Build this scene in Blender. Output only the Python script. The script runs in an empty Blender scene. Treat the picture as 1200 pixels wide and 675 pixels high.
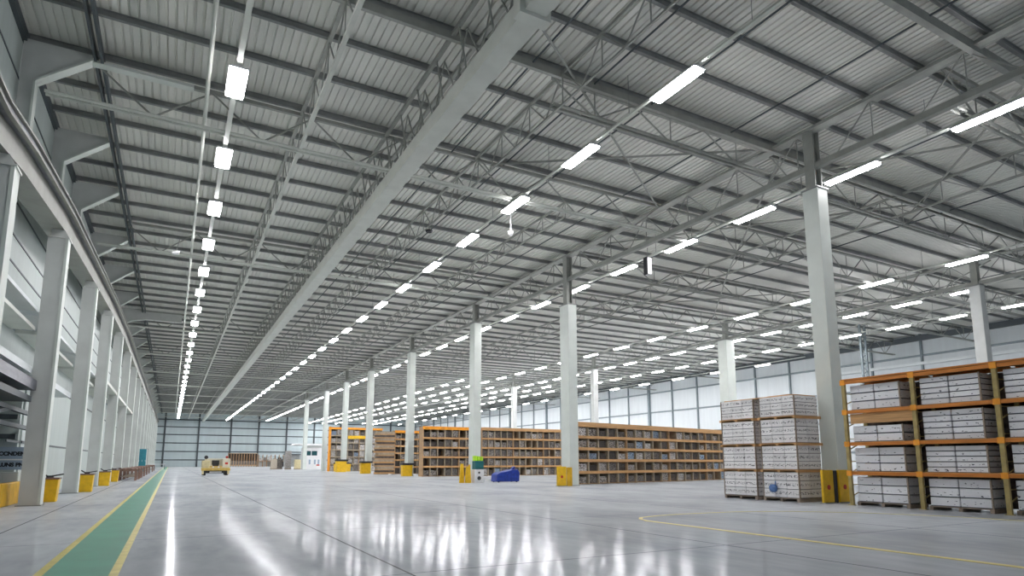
import bpy, math, random
from mathutils import Vector, Matrix
random.seed(7)
C = bpy.context.scene.collection

# ------------------------------------------------------------------ materials
def nodes(name):
    m = bpy.data.materials.new(name); m.use_nodes = True
    nt = m.node_tree; b = nt.nodes['Principled BSDF']
    return m, nt, b

def mat(name, col, rough=0.6, metal=0.0, var=0.12, scale=3.0, bump=0.0, spec=0.5, stretch=(1,1,1)):
    m, nt, b = nodes(name)
    tc = nt.nodes.new('ShaderNodeTexCoord'); mp = nt.nodes.new('ShaderNodeMapping')
    mp.inputs['Scale'].default_value = stretch
    nt.links.new(tc.outputs['Object'], mp.inputs['Vector'])
    n = nt.nodes.new('ShaderNodeTexNoise'); n.inputs['Scale'].default_value = scale; n.inputs['Detail'].default_value = 4
    nt.links.new(mp.outputs[0], n.inputs['Vector'])
    r = nt.nodes.new('ShaderNodeValToRGB')
    r.color_ramp.elements[0].position = 0.3; r.color_ramp.elements[1].position = 0.7
    r.color_ramp.elements[0].color = (*[c*(1-var) for c in col], 1)
    r.color_ramp.elements[1].color = (*[min(1, c*(1+var)) for c in col], 1)
    nt.links.new(n.outputs['Fac'], r.inputs['Fac']); nt.links.new(r.outputs[0], b.inputs['Base Color'])
    b.inputs['Roughness'].default_value = rough; b.inputs['Metallic'].default_value = metal
    b.inputs['Specular IOR Level'].default_value = spec
    if bump:
        bp = nt.nodes.new('ShaderNodeBump'); bp.inputs['Strength'].default_value = bump; bp.inputs['Distance'].default_value = 0.02
        nt.links.new(n.outputs['Fac'], bp.inputs['Height']); nt.links.new(bp.outputs[0], b.inputs['Normal'])
    return m

def marked(name, col, mark, scale, thr, band, rough=0.6, edge=0.0, var=0.06):
    """light board with small irregular dark printed marks in horizontal bands"""
    m, nt, b = nodes(name)
    L = nt.links.new
    tc = nt.nodes.new('ShaderNodeTexCoord'); oi = nt.nodes.new('ShaderNodeObjectInfo')
    sc = nt.nodes.new('ShaderNodeVectorMath'); sc.operation = 'SCALE'; sc.inputs['Scale'].default_value = 37.0
    cmb = nt.nodes.new('ShaderNodeCombineXYZ')
    for i in range(3): L(oi.outputs['Random'], cmb.inputs[i])
    L(cmb.outputs[0], sc.inputs[0])
    ad = nt.nodes.new('ShaderNodeVectorMath'); ad.operation = 'ADD'
    L(tc.outputs['Object'], ad.inputs[0]); L(sc.outputs[0], ad.inputs[1])
    n = nt.nodes.new('ShaderNodeTexNoise'); n.inputs['Scale'].default_value = scale; n.inputs['Detail'].default_value = 2
    mp = nt.nodes.new('ShaderNodeMapping'); mp.inputs['Scale'].default_value = (1, 1, 2.2)
    L(ad.outputs[0], mp.inputs['Vector']); L(mp.outputs[0], n.inputs['Vector'])
    g = nt.nodes.new('ShaderNodeMath'); g.operation = 'GREATER_THAN'; g.inputs[1].default_value = thr
    L(n.outputs['Fac'], g.inputs[0])
    sep = nt.nodes.new('ShaderNodeSeparateXYZ'); L(tc.outputs['Generated'], sep.inputs[0])
    ab = nt.nodes.new('ShaderNodeMath'); ab.operation = 'SUBTRACT'; ab.inputs[1].default_value = band[0]
    L(sep.outputs['Z'], ab.inputs[0])
    ab2 = nt.nodes.new('ShaderNodeMath'); ab2.operation = 'ABSOLUTE'; L(ab.outputs[0], ab2.inputs[0])
    lt = nt.nodes.new('ShaderNodeMath'); lt.operation = 'LESS_THAN'; lt.inputs[1].default_value = band[1]
    L(ab2.outputs[0], lt.inputs[0])
    mu = nt.nodes.new('ShaderNodeMath'); mu.operation = 'MULTIPLY'; L(g.outputs[0], mu.inputs[0]); L(lt.outputs[0], mu.inputs[1])
    hv = nt.nodes.new('ShaderNodeMapRange'); hv.inputs['To Min'].default_value = 1-var*2; hv.inputs['To Max'].default_value = 1+var
    L(oi.outputs['Random'], hv.inputs['Value'])
    basec = nt.nodes.new('ShaderNodeVectorMath'); basec.operation = 'SCALE'; basec.inputs[0].default_value = col
    L(hv.outputs[0], basec.inputs['Scale'])
    mx = nt.nodes.new('ShaderNodeMix'); mx.data_type = 'RGBA'
    ed = nt.nodes.new('ShaderNodeMath'); ed.operation = 'LESS_THAN'; ed.inputs[1].default_value = edge; L(sep.outputs['Z'], ed.inputs[0])  # dark foot band: painted shade of the seam between stacked boxes
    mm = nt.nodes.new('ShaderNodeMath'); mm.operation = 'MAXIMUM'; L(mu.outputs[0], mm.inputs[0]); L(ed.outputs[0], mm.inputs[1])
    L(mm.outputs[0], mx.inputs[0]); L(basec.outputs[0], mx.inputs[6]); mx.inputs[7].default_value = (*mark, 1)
    L(mx.outputs[2], b.inputs['Base Color']); b.inputs['Roughness'].default_value = rough
    return m

def floor_mat():
    m, nt, b = nodes('polished_concrete'); L = nt.links.new
    tc = nt.nodes.new('ShaderNodeTexCoord')
    def noise(scale, st, det=5):
        mp = nt.nodes.new('ShaderNodeMapping'); mp.inputs['Scale'].default_value = st
        L(tc.outputs['Object'], mp.inputs['Vector'])
        n = nt.nodes.new('ShaderNodeTexNoise'); n.inputs['Scale'].default_value = scale; n.inputs['Detail'].default_value = det
        L(mp.outputs[0], n.inputs['Vector']); return n
    n1 = noise(0.35, (1, .5, 1)); n2 = noise(2.2, (1.6, .5, 1), 6)
    add = nt.nodes.new('ShaderNodeMath'); add.operation = 'MULTIPLY_ADD'; add.inputs[1].default_value = 0.45
    L(n2.outputs['Fac'], add.inputs[0]); L(n1.outputs['Fac'], add.inputs[2])
    r = nt.nodes.new('ShaderNodeValToRGB')
    r.color_ramp.elements[0].position = 0.52; r.color_ramp.elements[1].position = 0.92
    r.color_ramp.elements[0].color = FLOOR_A; r.color_ramp.elements[1].color = FLOOR_B
    L(add.outputs[0], r.inputs['Fac'])
    # saw-cut joints: lines every 6 m along and across
    sep = nt.nodes.new('ShaderNodeSeparateXYZ'); L(tc.outputs['Object'], sep.inputs[0])
    def line(out, period, off, w):
        a = nt.nodes.new('ShaderNodeMath'); a.operation = 'ADD'; a.inputs[1].default_value = off; L(out, a.inputs[0])
        q = nt.nodes.new('ShaderNodeMath'); q.operation = 'PINGPONG'; q.inputs[1].default_value = period/2; L(a.outputs[0], q.inputs[0])
        c = nt.nodes.new('ShaderNodeMath'); c.operation = 'LESS_THAN'; c.inputs[1].default_value = w; L(q.outputs[0], c.inputs[0]); return c
    l1 = line(sep.outputs['X'], 6.0, 3.05, 0.018); l2 = line(sep.outputs['Y'], 6.0, 3.7, 0.012)
    mxl = nt.nodes.new('ShaderNodeMath'); mxl.operation = 'MAXIMUM'; L(l1.outputs[0], mxl.inputs[0]); L(l2.outputs[0], mxl.inputs[1])
    mx = nt.nodes.new('ShaderNodeMix'); mx.data_type = 'RGBA'; L(mxl.outputs[0], mx.inputs[0])
    L(r.outputs[0], mx.inputs[6]); mx.inputs[7].default_value = (.10, .105, .11, 1)
    L(mx.outputs[2], b.inputs['Base Color'])
    rr = nt.nodes.new('ShaderNodeMapRange'); rr.inputs['From Min'].default_value = .35; rr.inputs['From Max'].default_value = .65
    rr.inputs['To Min'].default_value = 0.085; rr.inputs['To Max'].default_value = 0.13
    L(n2.outputs['Fac'], rr.inputs['Value']); L(rr.outputs[0], b.inputs['Roughness'])
    b.inputs['Specular IOR Level'].default_value = 0.0
    bp = nt.nodes.new('ShaderNodeBump'); bp.inputs['Strength'].default_value = 0.006; bp.inputs['Distance'].default_value = 0.05
    L(n2.outputs['Fac'], bp.inputs['Height']); L(bp.outputs[0], b.inputs['Normal'])
    gl = nt.nodes.new('ShaderNodeBsdfGlossy'); gl.inputs['Color'].default_value = (.97, .98, 1, 1)
    L(rr.outputs[0], gl.inputs['Roughness']); L(bp.outputs[0], gl.inputs['Normal'])
    lw = nt.nodes.new('ShaderNodeLayerWeight'); lw.inputs['Blend'].default_value = .5
    wt = nt.nodes.new('ShaderNodeMapRange'); wt.inputs['To Min'].default_value = POLISH[0]; wt.inputs['To Max'].default_value = POLISH[1]
    wt.inputs['From Min'].default_value = .3
    L(lw.outputs['Facing'], wt.inputs['Value'])
    ms = nt.nodes.new('ShaderNodeMixShader'); L(wt.outputs[0], ms.inputs[0]); L(b.outputs[0], ms.inputs[1]); L(gl.outputs[0], ms.inputs[2])
    out = [n for n in nt.nodes if n.type == 'OUTPUT_MATERIAL'][0]; L(ms.outputs[0], out.inputs['Surface'])
    return m

def emit(name, col, strength):
    m, nt, b = nodes(name)
    b.inputs['Base Color'].default_value = (.9, .9, .9, 1)
    b.inputs['Emission Color'].default_value = (*col, 1); b.inputs['Emission Strength'].default_value = strength
    return m

FLOOR_A = (.36, .385, .41, 1); FLOOR_B = (.52, .54, .565, 1); POLISH = (.05, .17)
LAMP = 85.0
M = dict(
    deck=mat('roof_deck_sheet', (.68, .68, .635), .45, .0, .06, .6),
    steel=mat('dark_grey_steel', (.27, .28, .275), .5, .2, .15, 2),
    truss=mat('grey_painted_steel', (.30, .31, .285), .5, .1, .12, 2),
    white_steel=mat('off_white_painted_steel', (.60, .62, .57), .45, .0, .06, 1.5),
    column=mat('pale_grey_column_paint', (.62, .66, .62), .5, 0, .05, 1.2),
    colgrey=mat('grey_column_paint', (.55, .565, .55), .5, 0, .07, 1.2),
    girder=mat('dull_grey_girder_paint', (.25, .255, .225), .55, 0, .1, 1.5),
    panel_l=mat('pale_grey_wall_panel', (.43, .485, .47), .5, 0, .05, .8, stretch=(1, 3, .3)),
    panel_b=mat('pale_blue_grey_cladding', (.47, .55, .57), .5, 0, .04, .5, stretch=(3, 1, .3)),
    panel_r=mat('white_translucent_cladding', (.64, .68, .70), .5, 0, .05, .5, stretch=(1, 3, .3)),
    seam=mat('wall_seam_steel', (.07, .085, .095), .5, .2, .1, 2),
    mullion=mat('wall_mullion_steel', (.20, .24, .26), .5, .2, .1, 2),
    pale_rail=mat('pale_rail_paint', (.70, .74, .75), .45, 0, .04, 2),
    galv=mat('galvanised_rail', (.14, .145, .17), .4, .5, .35, 5, .1, stretch=(1, .3, 1)),
    yellow=mat('safety_yellow_paint', (.78, .47, .01), .5, 0, .12, 4),
    yellow_d=mat('worn_yellow_plastic', (.62, .36, .01), .5, 0, .2, 3),
    line=mat('yellow_line_paint', (.62, .52, .12), .4, 0, .15, 5),
    green=mat('green_walkway_paint', (.03, .27, .17), .3, 0, .14, 1.2),
    orange=mat('orange_rack_beam', (.58, .20, .03), .5, .1, .2, 3, stretch=(.5, .5, 3)),
    orange_b=mat('bright_orange_rack_beam', (.85, .33, .02), .5, 0, .15, 3),
    brass=mat('ochre_rack_upright', (.40, .31, .12), .5, .1, .2, 4),
    wood=mat('pale_pallet_wood', (.46, .30, .17), .75, 0, .25, 5, .2, stretch=(.4, .4, 5)),
    wood_b=mat('brown_rack_board', (.55, .31, .13), .7, 0, .22, 4, .1, stretch=(.3, .3, 6)),
    wood_g=mat('weathered_pallet_wood', (.30, .24, .19), .8, 0, .25, 5, .2, stretch=(.4, .4, 5)),
    divider=mat('greyed_divider_board', (.38, .32, .24), .7, 0, .2, 6),
    dark=mat('dark_rubber', (.03, .03, .035), .6, 0, .2, 5),
    darkbox=mat('dark_goods_and_gap_shade', (.10, .08, .07), .7, 0, .5, 6),
    brown=mat('brown_bench_wood', (.22, .13, .10), .7, 0, .3, 5, .2),
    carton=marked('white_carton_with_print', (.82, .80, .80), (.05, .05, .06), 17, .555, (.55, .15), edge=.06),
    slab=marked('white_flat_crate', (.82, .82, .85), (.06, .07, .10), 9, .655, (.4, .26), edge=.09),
    tancarton=mat('tan_carton_side', (.50, .44, .36), .7, 0, .1, 6),
    goods_a=marked('mottled_grey_goods', (.36, .33, .30), (.05, .04, .035), 9, .50, (.5, .6), var=.3),
    goods_b=marked('dark_brown_goods', (.12, .095, .08), (.03, .025, .02), 9, .5, (.5, .6), var=.3),
    goods_c=marked('pale_bagged_goods', (.62, .60, .58), (.13, .11, .10), 8, .54, (.5, .6), var=.2),
    goods_d=marked('blue_grey_goods', (.30, .40, .52), (.05, .06, .10), 8, .55, (.5, .6), var=.2),
    blue=mat('blue_tarpaulin', (.012, .04, .30), .45, 0, .35, 6, .3),
    bluepale=mat('faded_blue_plastic', (.10, .20, .45), .5, 0, .3, 8),
    teal=mat('teal_locker_paint', (.02, .20, .26), .45, 0, .12, 3),
    veh=mat('cream_yellow_vehicle_paint', (.62, .54, .32), .5, 0, .12, 3),
    vehy=mat('worn_ochre_bumper_paint', (.58, .40, .10), .5, 0, .15, 4),
    vehw=mat('cream_cab_paint', (.66, .62, .50), .5, 0, .1, 3),
    red=mat('red_paint', (.5, .04, .02), .5),
    hivis=mat('lime_plastic', (.45, .75, .03), .5, 0, .15, 6),
    tealbin=mat('dark_teal_plastic', (.01, .13, .14), .45),
    white=mat('white_enamel', (.75, .75, .76), .4, 0, .05, 3),
    glass=mat('dark_window_glass', (.02, .07, .08), .1, 0, .05, 3),
    bluegrey=mat('blue_sign_board', (.30, .38, .48), .5, 0, .05, 3),
    black=mat('black_letter_paint', (.015, .018, .025), .6),
    lamp=emit('lit_lamp_diffuser', (1.0, .985, 1.0), LAMP),
)
M['floor'] = floor_mat()

# ------------------------------------------------------------------ mesh helpers
class MB:
    def __init__(s): s.v = []; s.f = []
    def _add(s, vs, fs):
        k = len(s.v); s.v += [tuple(v) for v in vs]; s.f += [tuple(i+k for i in f) for f in fs]; return s
    def box(s, x0, x1, y0, y1, z0, z1):
        return s._add([(x, y, z) for x in (x0, x1) for y in (y0, y1) for z in (z0, z1)],
                      [(0,1,3,2), (4,6,7,5), (0,4,5,1), (2,3,7,6), (0,2,6,4), (1,5,7,3)])
    def bar(s, p, q, w, h=None):
        """rectangular bar from p to q, w across, h high"""
        h = h or w; p = Vector(p); q = Vector(q); d = (q-p).normalized()
        up = Vector((0,0,1)) if abs(d.z) < .95 else Vector((0,1,0))
        a = d.cross(up).normalized()*w/2; b = a.cross(d).normalized()*h/2
        vs = [e+i*a+j*b for e in (p, q) for i in (-1, 1) for j in (-1, 1)]
        return s._add(vs, [(0,1,3,2), (4,6,7,5), (0,4,5,1), (2,3,7,6), (0,2,6,4), (1,5,7,3)])
    def tube(s, p, q, r, n=10, r2=None):
        r2 = r if r2 is None else r2
        p = Vector(p); q = Vector(q); d = (q-p).normalized()
        up = Vector((0,0,1)) if abs(d.z) < .95 else Vector((1,0,0))
        a = d.cross(up).normalized(); b = a.cross(d).normalized()
        vs = []; 
        for e, rr in ((p, r), (q, r2)):
            for i in range(n):
                t = 2*math.pi*i/n; vs.append(e+(a*math.cos(t)+b*math.sin(t))*rr)
        fs = [(i, (i+1) % n, n+(i+1) % n, n+i) for i in range(n)] + [tuple(range(n-1, -1, -1)), tuple(range(n, 2*n))]
        return s._add(vs, fs)
    def prism(s, pts, axis, a0, a1):
        """extrude the polygon pts along axis ('x','y','z') from a0 to a1"""
        def P(u, v, w): return {'x': (w, u, v), 'y': (u, w, v), 'z': (u, v, w)}[axis]
        n = len(pts); vs = [P(u, v, a0) for u, v in pts]+[P(u, v, a1) for u, v in pts]
        return s._add(vs, [(i, (i+1) % n, n+(i+1) % n, n+i) for i in range(n)]+[tuple(range(n-1, -1, -1)), tuple(range(n, 2*n))])
    def build(s, name, m, parent=None, loc=None, bevel=0):
        me = bpy.data.meshes.new(name); me.from_pydata(s.v, [], s.f); me.update()
        import bmesh
        b = bmesh.new(); b.from_mesh(me); bmesh.ops.recalc_face_normals(b, faces=b.faces); b.to_mesh(me); b.free()
        me.materials.append(M[m] if isinstance(m, str) else m)
        o = bpy.data.objects.new(name, me); C.objects.link(o)
        if bevel:
            md = o.modifiers.new('bevel', 'BEVEL'); md.width = bevel; md.segments = 2; md.limit_method = 'ANGLE'
        if parent: o.parent = parent
        if loc: o.location = loc
        return o

def tag(o, label=None, cat=None, group=None, kind=None):
    if label: o['label'] = label
    if cat: o['category'] = cat
    if group: o['group'] = group
    if kind: o['kind'] = kind
    return o
def empty(name, loc, label=None, cat=None, group=None, kind=None, rz=0):
    o = bpy.data.objects.new(name, None); C.objects.link(o); o.location = loc; o.rotation_euler.z = rz
    o.empty_display_size = .2
    return tag(o, label, cat, group, kind)
def dup(root, loc, label=None, rz=None, parent=None):
    r = root.copy(); C.objects.link(r); r.location = loc
    if rz is not None: r.rotation_euler.z = rz
    if label: r['label'] = label
    for ch in list(root.children):
        c = ch.copy(); C.objects.link(c); c.parent = r
        for g in list(ch.children):
            d = g.copy(); C.objects.link(d); d.parent = c
    return r
ORD = ['', 'nearest', 'second', 'third', 'fourth', 'fifth', 'sixth', 'seventh', 'eighth', 'ninth', 'tenth', 'eleventh', 'twelfth', 'thirteenth',
       'fourteenth', 'fifteenth', 'sixteenth', 'seventeenth', 'eighteenth', 'nineteenth', 'twentieth']
def ordn(i, first='first'): return first if i == 1 else ORD[i]
def ico(n):
    return ORD[n]

WL, WR, YB, ZR = -5.2, 72.0, 203.0, 15.5      # left wall, right wall, back wall, roof
YN = -2.0                                      # near end of what is built

# ------------------------------------------------------------------ floor
fl = tag(MB().box(-12, WR+.3, YN, YB+.4, -.3, 0).build('floor', 'floor'), kind='structure')
MB().box(-1.39, -.62, 1, 196, 0.001, .006).build('walkway_strip', 'green', fl)
MB().box(-1.50, -1.39, 1, 196, 0.001, .006).build('boundary_line', 'line', fl)
MB().box(-.62, -.51, 1, 196, 0.001, .006).build('boundary_line', 'line', fl)
mb = MB().box(10.72, 10.89, 1.5, 12.6, .001, .006)
pts = [(10.81, 12.5), (10.95, 13.0), (11.3, 13.4), (12.1, 13.62), (13.2, 13.7), (15.0, 13.55), (16.6, 12.9), (18.0, 11.6), (19.0, 9.6), (19.4, 6.5)]
for a, b_ in zip(pts, pts[1:]): mb.bar((*a, .0035), (*b_, .0035), .10, .005)
mb.build('boundary_line', 'line', fl)

# ------------------------------------------------------------------ roof
pitch = .26
mb = MB(); x = WL
prof = []
while x < WR:
    prof += [(x, ZR), (x+.18, ZR), (x+.195, ZR+.06), (x+.245, ZR+.06)]
    x += pitch
prof.append((WR, ZR))
n = len(prof)
mb.v = [(u, YN, z) for u, z in prof]+[(u, YB+.3, z) for u, z in prof]+[(WL, YN, ZR+.3), (WR, YN, ZR+.3), (WL, YB+.3, ZR+.3), (WR, YB+.3, ZR+.3)]
mb.f = [(i, i+1, n+i+1, n+i) for i in range(n-1)]+[(2*n, 2*n+1, 2*n+3, 2*n+2)]
ceil = tag(mb.build('ceiling', 'deck'), kind='structure')
# lap joints of the roof sheets, seen as fine lines every so often
py = [4.3, 6.5, 8.7, 10.8, 12.8, 14.85, 17.0, 19.2, 21.5]
y = 24.0
while y < YB: py.append(y); y += 2.33
def channel(mb, y, x0, x1, z1, h, w):
    mb.box(x0, x1, y-.012, y+.012, z1-h, z1); mb.box(x0, x1, y-w/2, y+w/2, z1-h, z1-h+.014); mb.box(x0, x1, y-w/2, y+w/2, z1-.014, z1)
for i, y in enumerate(py):
    mb = MB(); hh = .22 if y < 30 else .2
    channel(mb, y, WL, WR, ZR-.005, hh, .13)
    mb.build('purlin', 'steel', ceil)

# ------------------------------------------------------------------ back wall
bw = tag(MB().box(-12, WR, YB, YB+.3, 0, ZR).build('wall_back', 'panel_b'), kind='structure')
xs = [-2.1, 6.6, 15.2, 22.9, 31.0]
while xs[-1] < 68: xs.append(xs[-1]+8.3)
for x in xs: MB().box(x-.22, x+.22, YB-.3, YB, 0, ZR).build('wall_post', 'seam', bw)
for z in (2.0, 4.4, 6.8, 9.2, 11.4, 13.5): MB().box(WL, WR, YB-.16, YB, z-.14, z+.14).build('wall_girt', 'seam', bw)

# ------------------------------------------------------------------ right wall
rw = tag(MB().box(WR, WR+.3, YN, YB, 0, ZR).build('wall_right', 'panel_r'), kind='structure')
y = 15.0
ys = []
while y < YB: ys.append(y); y += 5.6
for i, y in enumerate(ys): MB().box(WR-(.35 if i % 3 == 0 else .2), WR, y-(.22 if i % 3 == 0 else .11), y+(.22 if i % 3 == 0 else .11), 0, ZR).build('wall_post', 'mullion', rw)
for z in (2.6, 6.2, 9.8, 13.1): MB().box(WR-.16, WR, YN, YB, z-.11, z+.11).build('wall_girt', 'mullion' if z > 5 else 'mullion', rw)
MB().box(WR-.3, WR, YN, YB, ZR-.75, ZR-.15).build('eaves_beam', 'seam', rw)
for z in (12.2,): MB().box(WR-.45, WR-.2, YN, 48, z-.16, z+.16).build('pale_rail', 'pale_rail', rw)

# ------------------------------------------------------------------ left wall
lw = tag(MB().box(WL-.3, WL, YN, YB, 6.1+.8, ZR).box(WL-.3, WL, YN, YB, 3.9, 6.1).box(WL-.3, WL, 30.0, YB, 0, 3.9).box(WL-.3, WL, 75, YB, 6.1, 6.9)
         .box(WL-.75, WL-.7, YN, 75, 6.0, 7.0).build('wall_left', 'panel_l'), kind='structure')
for k, z in enumerate([7.3, 8.2, 9.1, 10.2, 11.4, 12.6, 13.8]):
    MB().box(WL, WL+.025, YN, YB, z-.03, z+.03).build('panel_seam', 'seam', lw)
for z in (2.25, 5.0): MB().box(WL, WL+.03, 28, YB, z-.04, z+.04).build('panel_seam', 'seam', lw)
MB().box(WL, WL+.14, YN, YB, ZR-.42, ZR-.1).build('eaves_angle', 'seam', lw)
# the annexe seen through the opening at the near left
aw = tag(MB().box(-9.3, -9.0, 8, 30, 0, 3.9).box(-9.3, WL-.3, 30, 30.2, 0, 3.9).box(-9.3, WL-.3, 8, 30.2, 3.9, 4.1).build('wall_annexe', 'panel_l'), kind='structure')
for z in (2.45, 3.2): MB().box(-9.0, -5.25, 29.82, 29.98, z-.09, z+.09).build('wall_girt', 'seam', aw)

LY = [18.6, 27.1, 36.8, 46.0, 55.4, 66, 77, 88, 99, 110, 121, 132, 143, 154, 165, 176, 187, 197]
def lerp(tbl, y):
    for (a, b), (c, d) in zip(tbl, tbl[1:]):
        if y <= c: return b+(d-b)*max(0, (y-a))/(c-a)
    return tbl[-1][1]
GT = [(-2, 8.2), (17, 8.75), (20, 9.2), (27, 9.9), (37, 10.5), (47, 11.05), (60, 11.5), (203, 12.0)]
for i, y in enumerate(LY):
    zt = lerp(GT, y)
    if i == 0: lab = 'pale grey box column at the left edge, its foot out of the frame'
    elif i < 12: lab = 'pale grey wall column standing %s from the camera in the left wall row' % (ordn(i, 'nearest'))
    else: lab = 'one of the small far pale columns at the end of the left wall'
    t = empty('wall_column', (0, y, 0), lab, 'column', 'columns along the left wall')
    mb = MB().box(-4.46, -3.92, -.27, .24, 0, zt-.35)
    mb.build('shaft', 'colgrey', t)
    MB().box(-3.92, -3.84, -.30, .27, .02, zt-.35).build('front_flange', 'column', t)
    MB().box(-4.42, -3.80, -.33, .30, zt-.35, zt-.30).prism([(-4.38, zt-.3), (-3.84, zt-.3), (-4.0, zt), (-4.38, zt)], 'y', -.2, .2).build('cap_plate', 'colgrey', t)
    MB().box(-4.52, -3.80, -.34, .31, 0, .03).build('base_plate', 'steel', t)
# crane girder on the columns, then the rail strip
t = empty('crane_girder', (0, 0, 0), 'long pale crane girder carried along the tops of the left wall columns', 'girder')
gm = MB(); rm = MB(); fm = MB(); em = MB()
for (a, za), (b, zb) in zip(GT, GT[1:]):
    for (dx0, dx1, z0, z1, m_) in ((-4.70, -4.0, .002, .90, gm), (-4.0, -3.84, .66, .92, rm), (-3.84, -3.76, .90, .96, em), (-3.84, -3.74, .60, .67, em), (-4.4, -4.2, .9, 1.04, fm)):
        m_._add([(dx0, a, za+z0), (dx1, a, za+z0), (dx1, a, za+z1), (dx0, a, za+z1), (dx0, b, zb+z0), (dx1, b, zb+z0), (dx1, b, zb+z1), (dx0, b, zb+z1)],
                [(0,1,2,3), (4,7,6,5), (0,4,5,1), (1,5,6,2), (2,6,7,3), (3,7,4,0)])
gm.build('girder_body', 'girder', t); rm.build('busbar_housing', 'galv', t); em.build('edge_flange', 'girder', t); fm.build('crane_rail', 'steel', t)
# upper columns with haunches
UY = [16.6, 23.8, 30.0, 35.6, 43.4, 50.4, 58.0, 64.3, 72, 80, 88, 96, 104, 112, 120, 128, 136, 144, 152, 160, 168, 176, 184, 192]
for i, y in enumerate(UY):
    zt = lerp(GT, y)+.92
    big = i == 7
    if i == 0: lab = 'haunched portal bracket under the roof at the top left corner'
    elif big: lab = 'large rounded haunch bracket under the roof beside the left wall, arch shaped'
    elif i < 9: lab = 'haunched steel portal bracket above the crane girder, %s from the corner' % ordn(i, 'nearest')
    else: lab = 'small distant haunch bracket under the roof far along the left wall'
    t = empty('portal_bracket', (0, y, 0), lab, 'bracket', 'haunched brackets under the left roof edge')
    x1 = -4.72
    MB().box(-5.15, x1-.03, -.06, .06, zt, 13.0 if big else 13.7).build('web_post', 'colgrey', t)
    MB().box(x1-.04, x1+.02, -.2, .2, zt, 13.75).build('inner_flange', 'column', t)
    if big:
        arc = [(x1, 12.6), (x1, 13.2), (-4.45, 13.75), (-3.9, 14.1), (-2.9, 14.3), (0, 14.3)]
        MB().prism([(-5.15, 13), (x1, 13)]+arc[1:]+[(0, 15.18), (-5.15, 15.18)], 'y', -.06, .06).build('haunch_plate', 'colgrey', t)
        mb = MB()
        for a, b in zip(arc, arc[1:]): mb.bar((a[0], 0, a[1]), (b[0], 0, b[1]), .4, .06)
        mb.build('haunch_flange', 'column', t)
    else:
        MB().prism([(-5.15, 13.7), (x1, 13.7), (-3.3, 14.92), (-3.3, 15.18), (-5.15, 15.18)], 'y', -.06, .06).build('haunch_plate', 'colgrey', t)
        MB().bar((x1-.03, 0, 13.72), (-3.25, 0, 14.95), .4, .06).build('haunch_flange', 'column', t)
        if i == 1:
            MB().bar((-3.3, 0, 14.93), (-.2, 0, 14.93), .34, .09).build('rafter_flange', 'column', t)
# ledges on the left wall
tr = 0
def trim(mb, m):
    global tr; tr += 1
    return tag(mb.build('trim_%d' % tr, m), kind='structure')
for a, b in [(20.2, 26.7), (27.5, 36.4), (37.2, 45.6), (46.4, 55.0)]:
    trim(MB().prism([(WL, 7.0), (-4.5, 6.86), (-4.5, 6.74), (WL, 6.74)], 'y', a, b), 'pale_rail')
    trim(MB().box(WL, -4.5, a, b, 6.05, 6.17), 'white_steel')
    trim(MB().box(WL-.69, WL-.5, a, b, 6.17, 6.75), 'mullion')  # dark fill painting the shade inside the ledge recess
for a, b in [(46.3, 65.7), (66.3, 76.7)]: trim(MB().box(WL, -3.9, a, b, 6.45, 6.65), 'white_steel')
for a, b in [(20.2, 26.8), (27.5, 36.4)]: trim(MB().box(WL, -4.48, a, b, 4.55, 4.78), 'pale_rail')
trim(MB().box(WL-.1, -4.3, 20.2, 26.8, 3.95, 4.05).box(-4.42, -4.3, 20.2, 26.8, 4.05, 4.3), 'galv')
trim(MB().box(WL-.2, -4.4, 20.2, 26.8, 3.55, 3.75), 'seam')
mb = MB()
for z in (3.3, 2.75): mb.box(-4.95, -4.8, 20.2, 29.8, z-.07, z+.07)
mb.bar((-4.88, 22.3, 2.75), (-4.88, 26.8, 3.35), .10, .12)
tag(mb.box(-4.95, -4.8, 20.2, 20.35, 0, 4.05).build('steel_frame', 'seam'),
    'dark steel frame with a sloping brace in the opening left of the nearest column', 'frame')
# low yellow kerb blocks + sign + cupboard at the far left edge
for k, (a, b) in enumerate([(21.3, 25.9), (25.95, 29.6)]):
    tag(MB().box(-5.0, -4.78, a, b, 0, .78).build('yellow_barrier', 'yellow_d', bevel=.03),
        ['low yellow barrier block at the very left edge of the frame', 'low yellow barrier block just left of the nearest full column'][k], 'barrier', 'low yellow blocks left')
def text(name, body, size, loc, rot, m, parent=None, extrude=.004, weight=0.0):
    cu = bpy.data.curves.new(name, 'FONT'); cu.body = body; cu.size = size; cu.extrude = extrude; cu.offset = weight
    cu.align_x = 'CENTER'; cu.align_y = 'CENTER'; cu.materials.append(M[m])
    tmp = bpy.data.objects.new(name, cu); C.objects.link(tmp); bpy.context.view_layer.update()
    me = bpy.data.meshes.new_from_object(tmp.evaluated_get(bpy.context.evaluated_depsgraph_get())); bpy.data.objects.remove(tmp)
    o = bpy.data.objects.new(name, me); C.objects.link(o); o.location = loc; o.rotation_euler = rot
    if parent: o.parent = parent
    return o
t = empty('wall_sign', (-5.18, 29.6, 1.05), 'blue grey sign board with bold black lettering at the left edge', 'sign')
MB().box(-.55, .5, -.03, .03, .15, 1.0).build('board', 'bluegrey', t)
MB().box(-.55, .5, -.05, -.03, .50, .55).build('dividing_strip', 'white', t)
text('lettering', 'ICCNDENC', .19, (-.02, -.035, .74), (math.pi/2, 0, 0), 'black', t, .005, .012)
text('lettering', 'LUNS PNS', .19, (-.02, -.035, .33), (math.pi/2, 0, 0), 'black', t, .005, .012)
t = empty('cupboard', (-5.35, 29.25, 0), 'low pale grey cupboard under the sign board at the left', 'cupboard')
MB().box(-.45, .45, -.2, .2, .0, 1.12).build('body', 'panel_l', t, bevel=.01)
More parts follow.
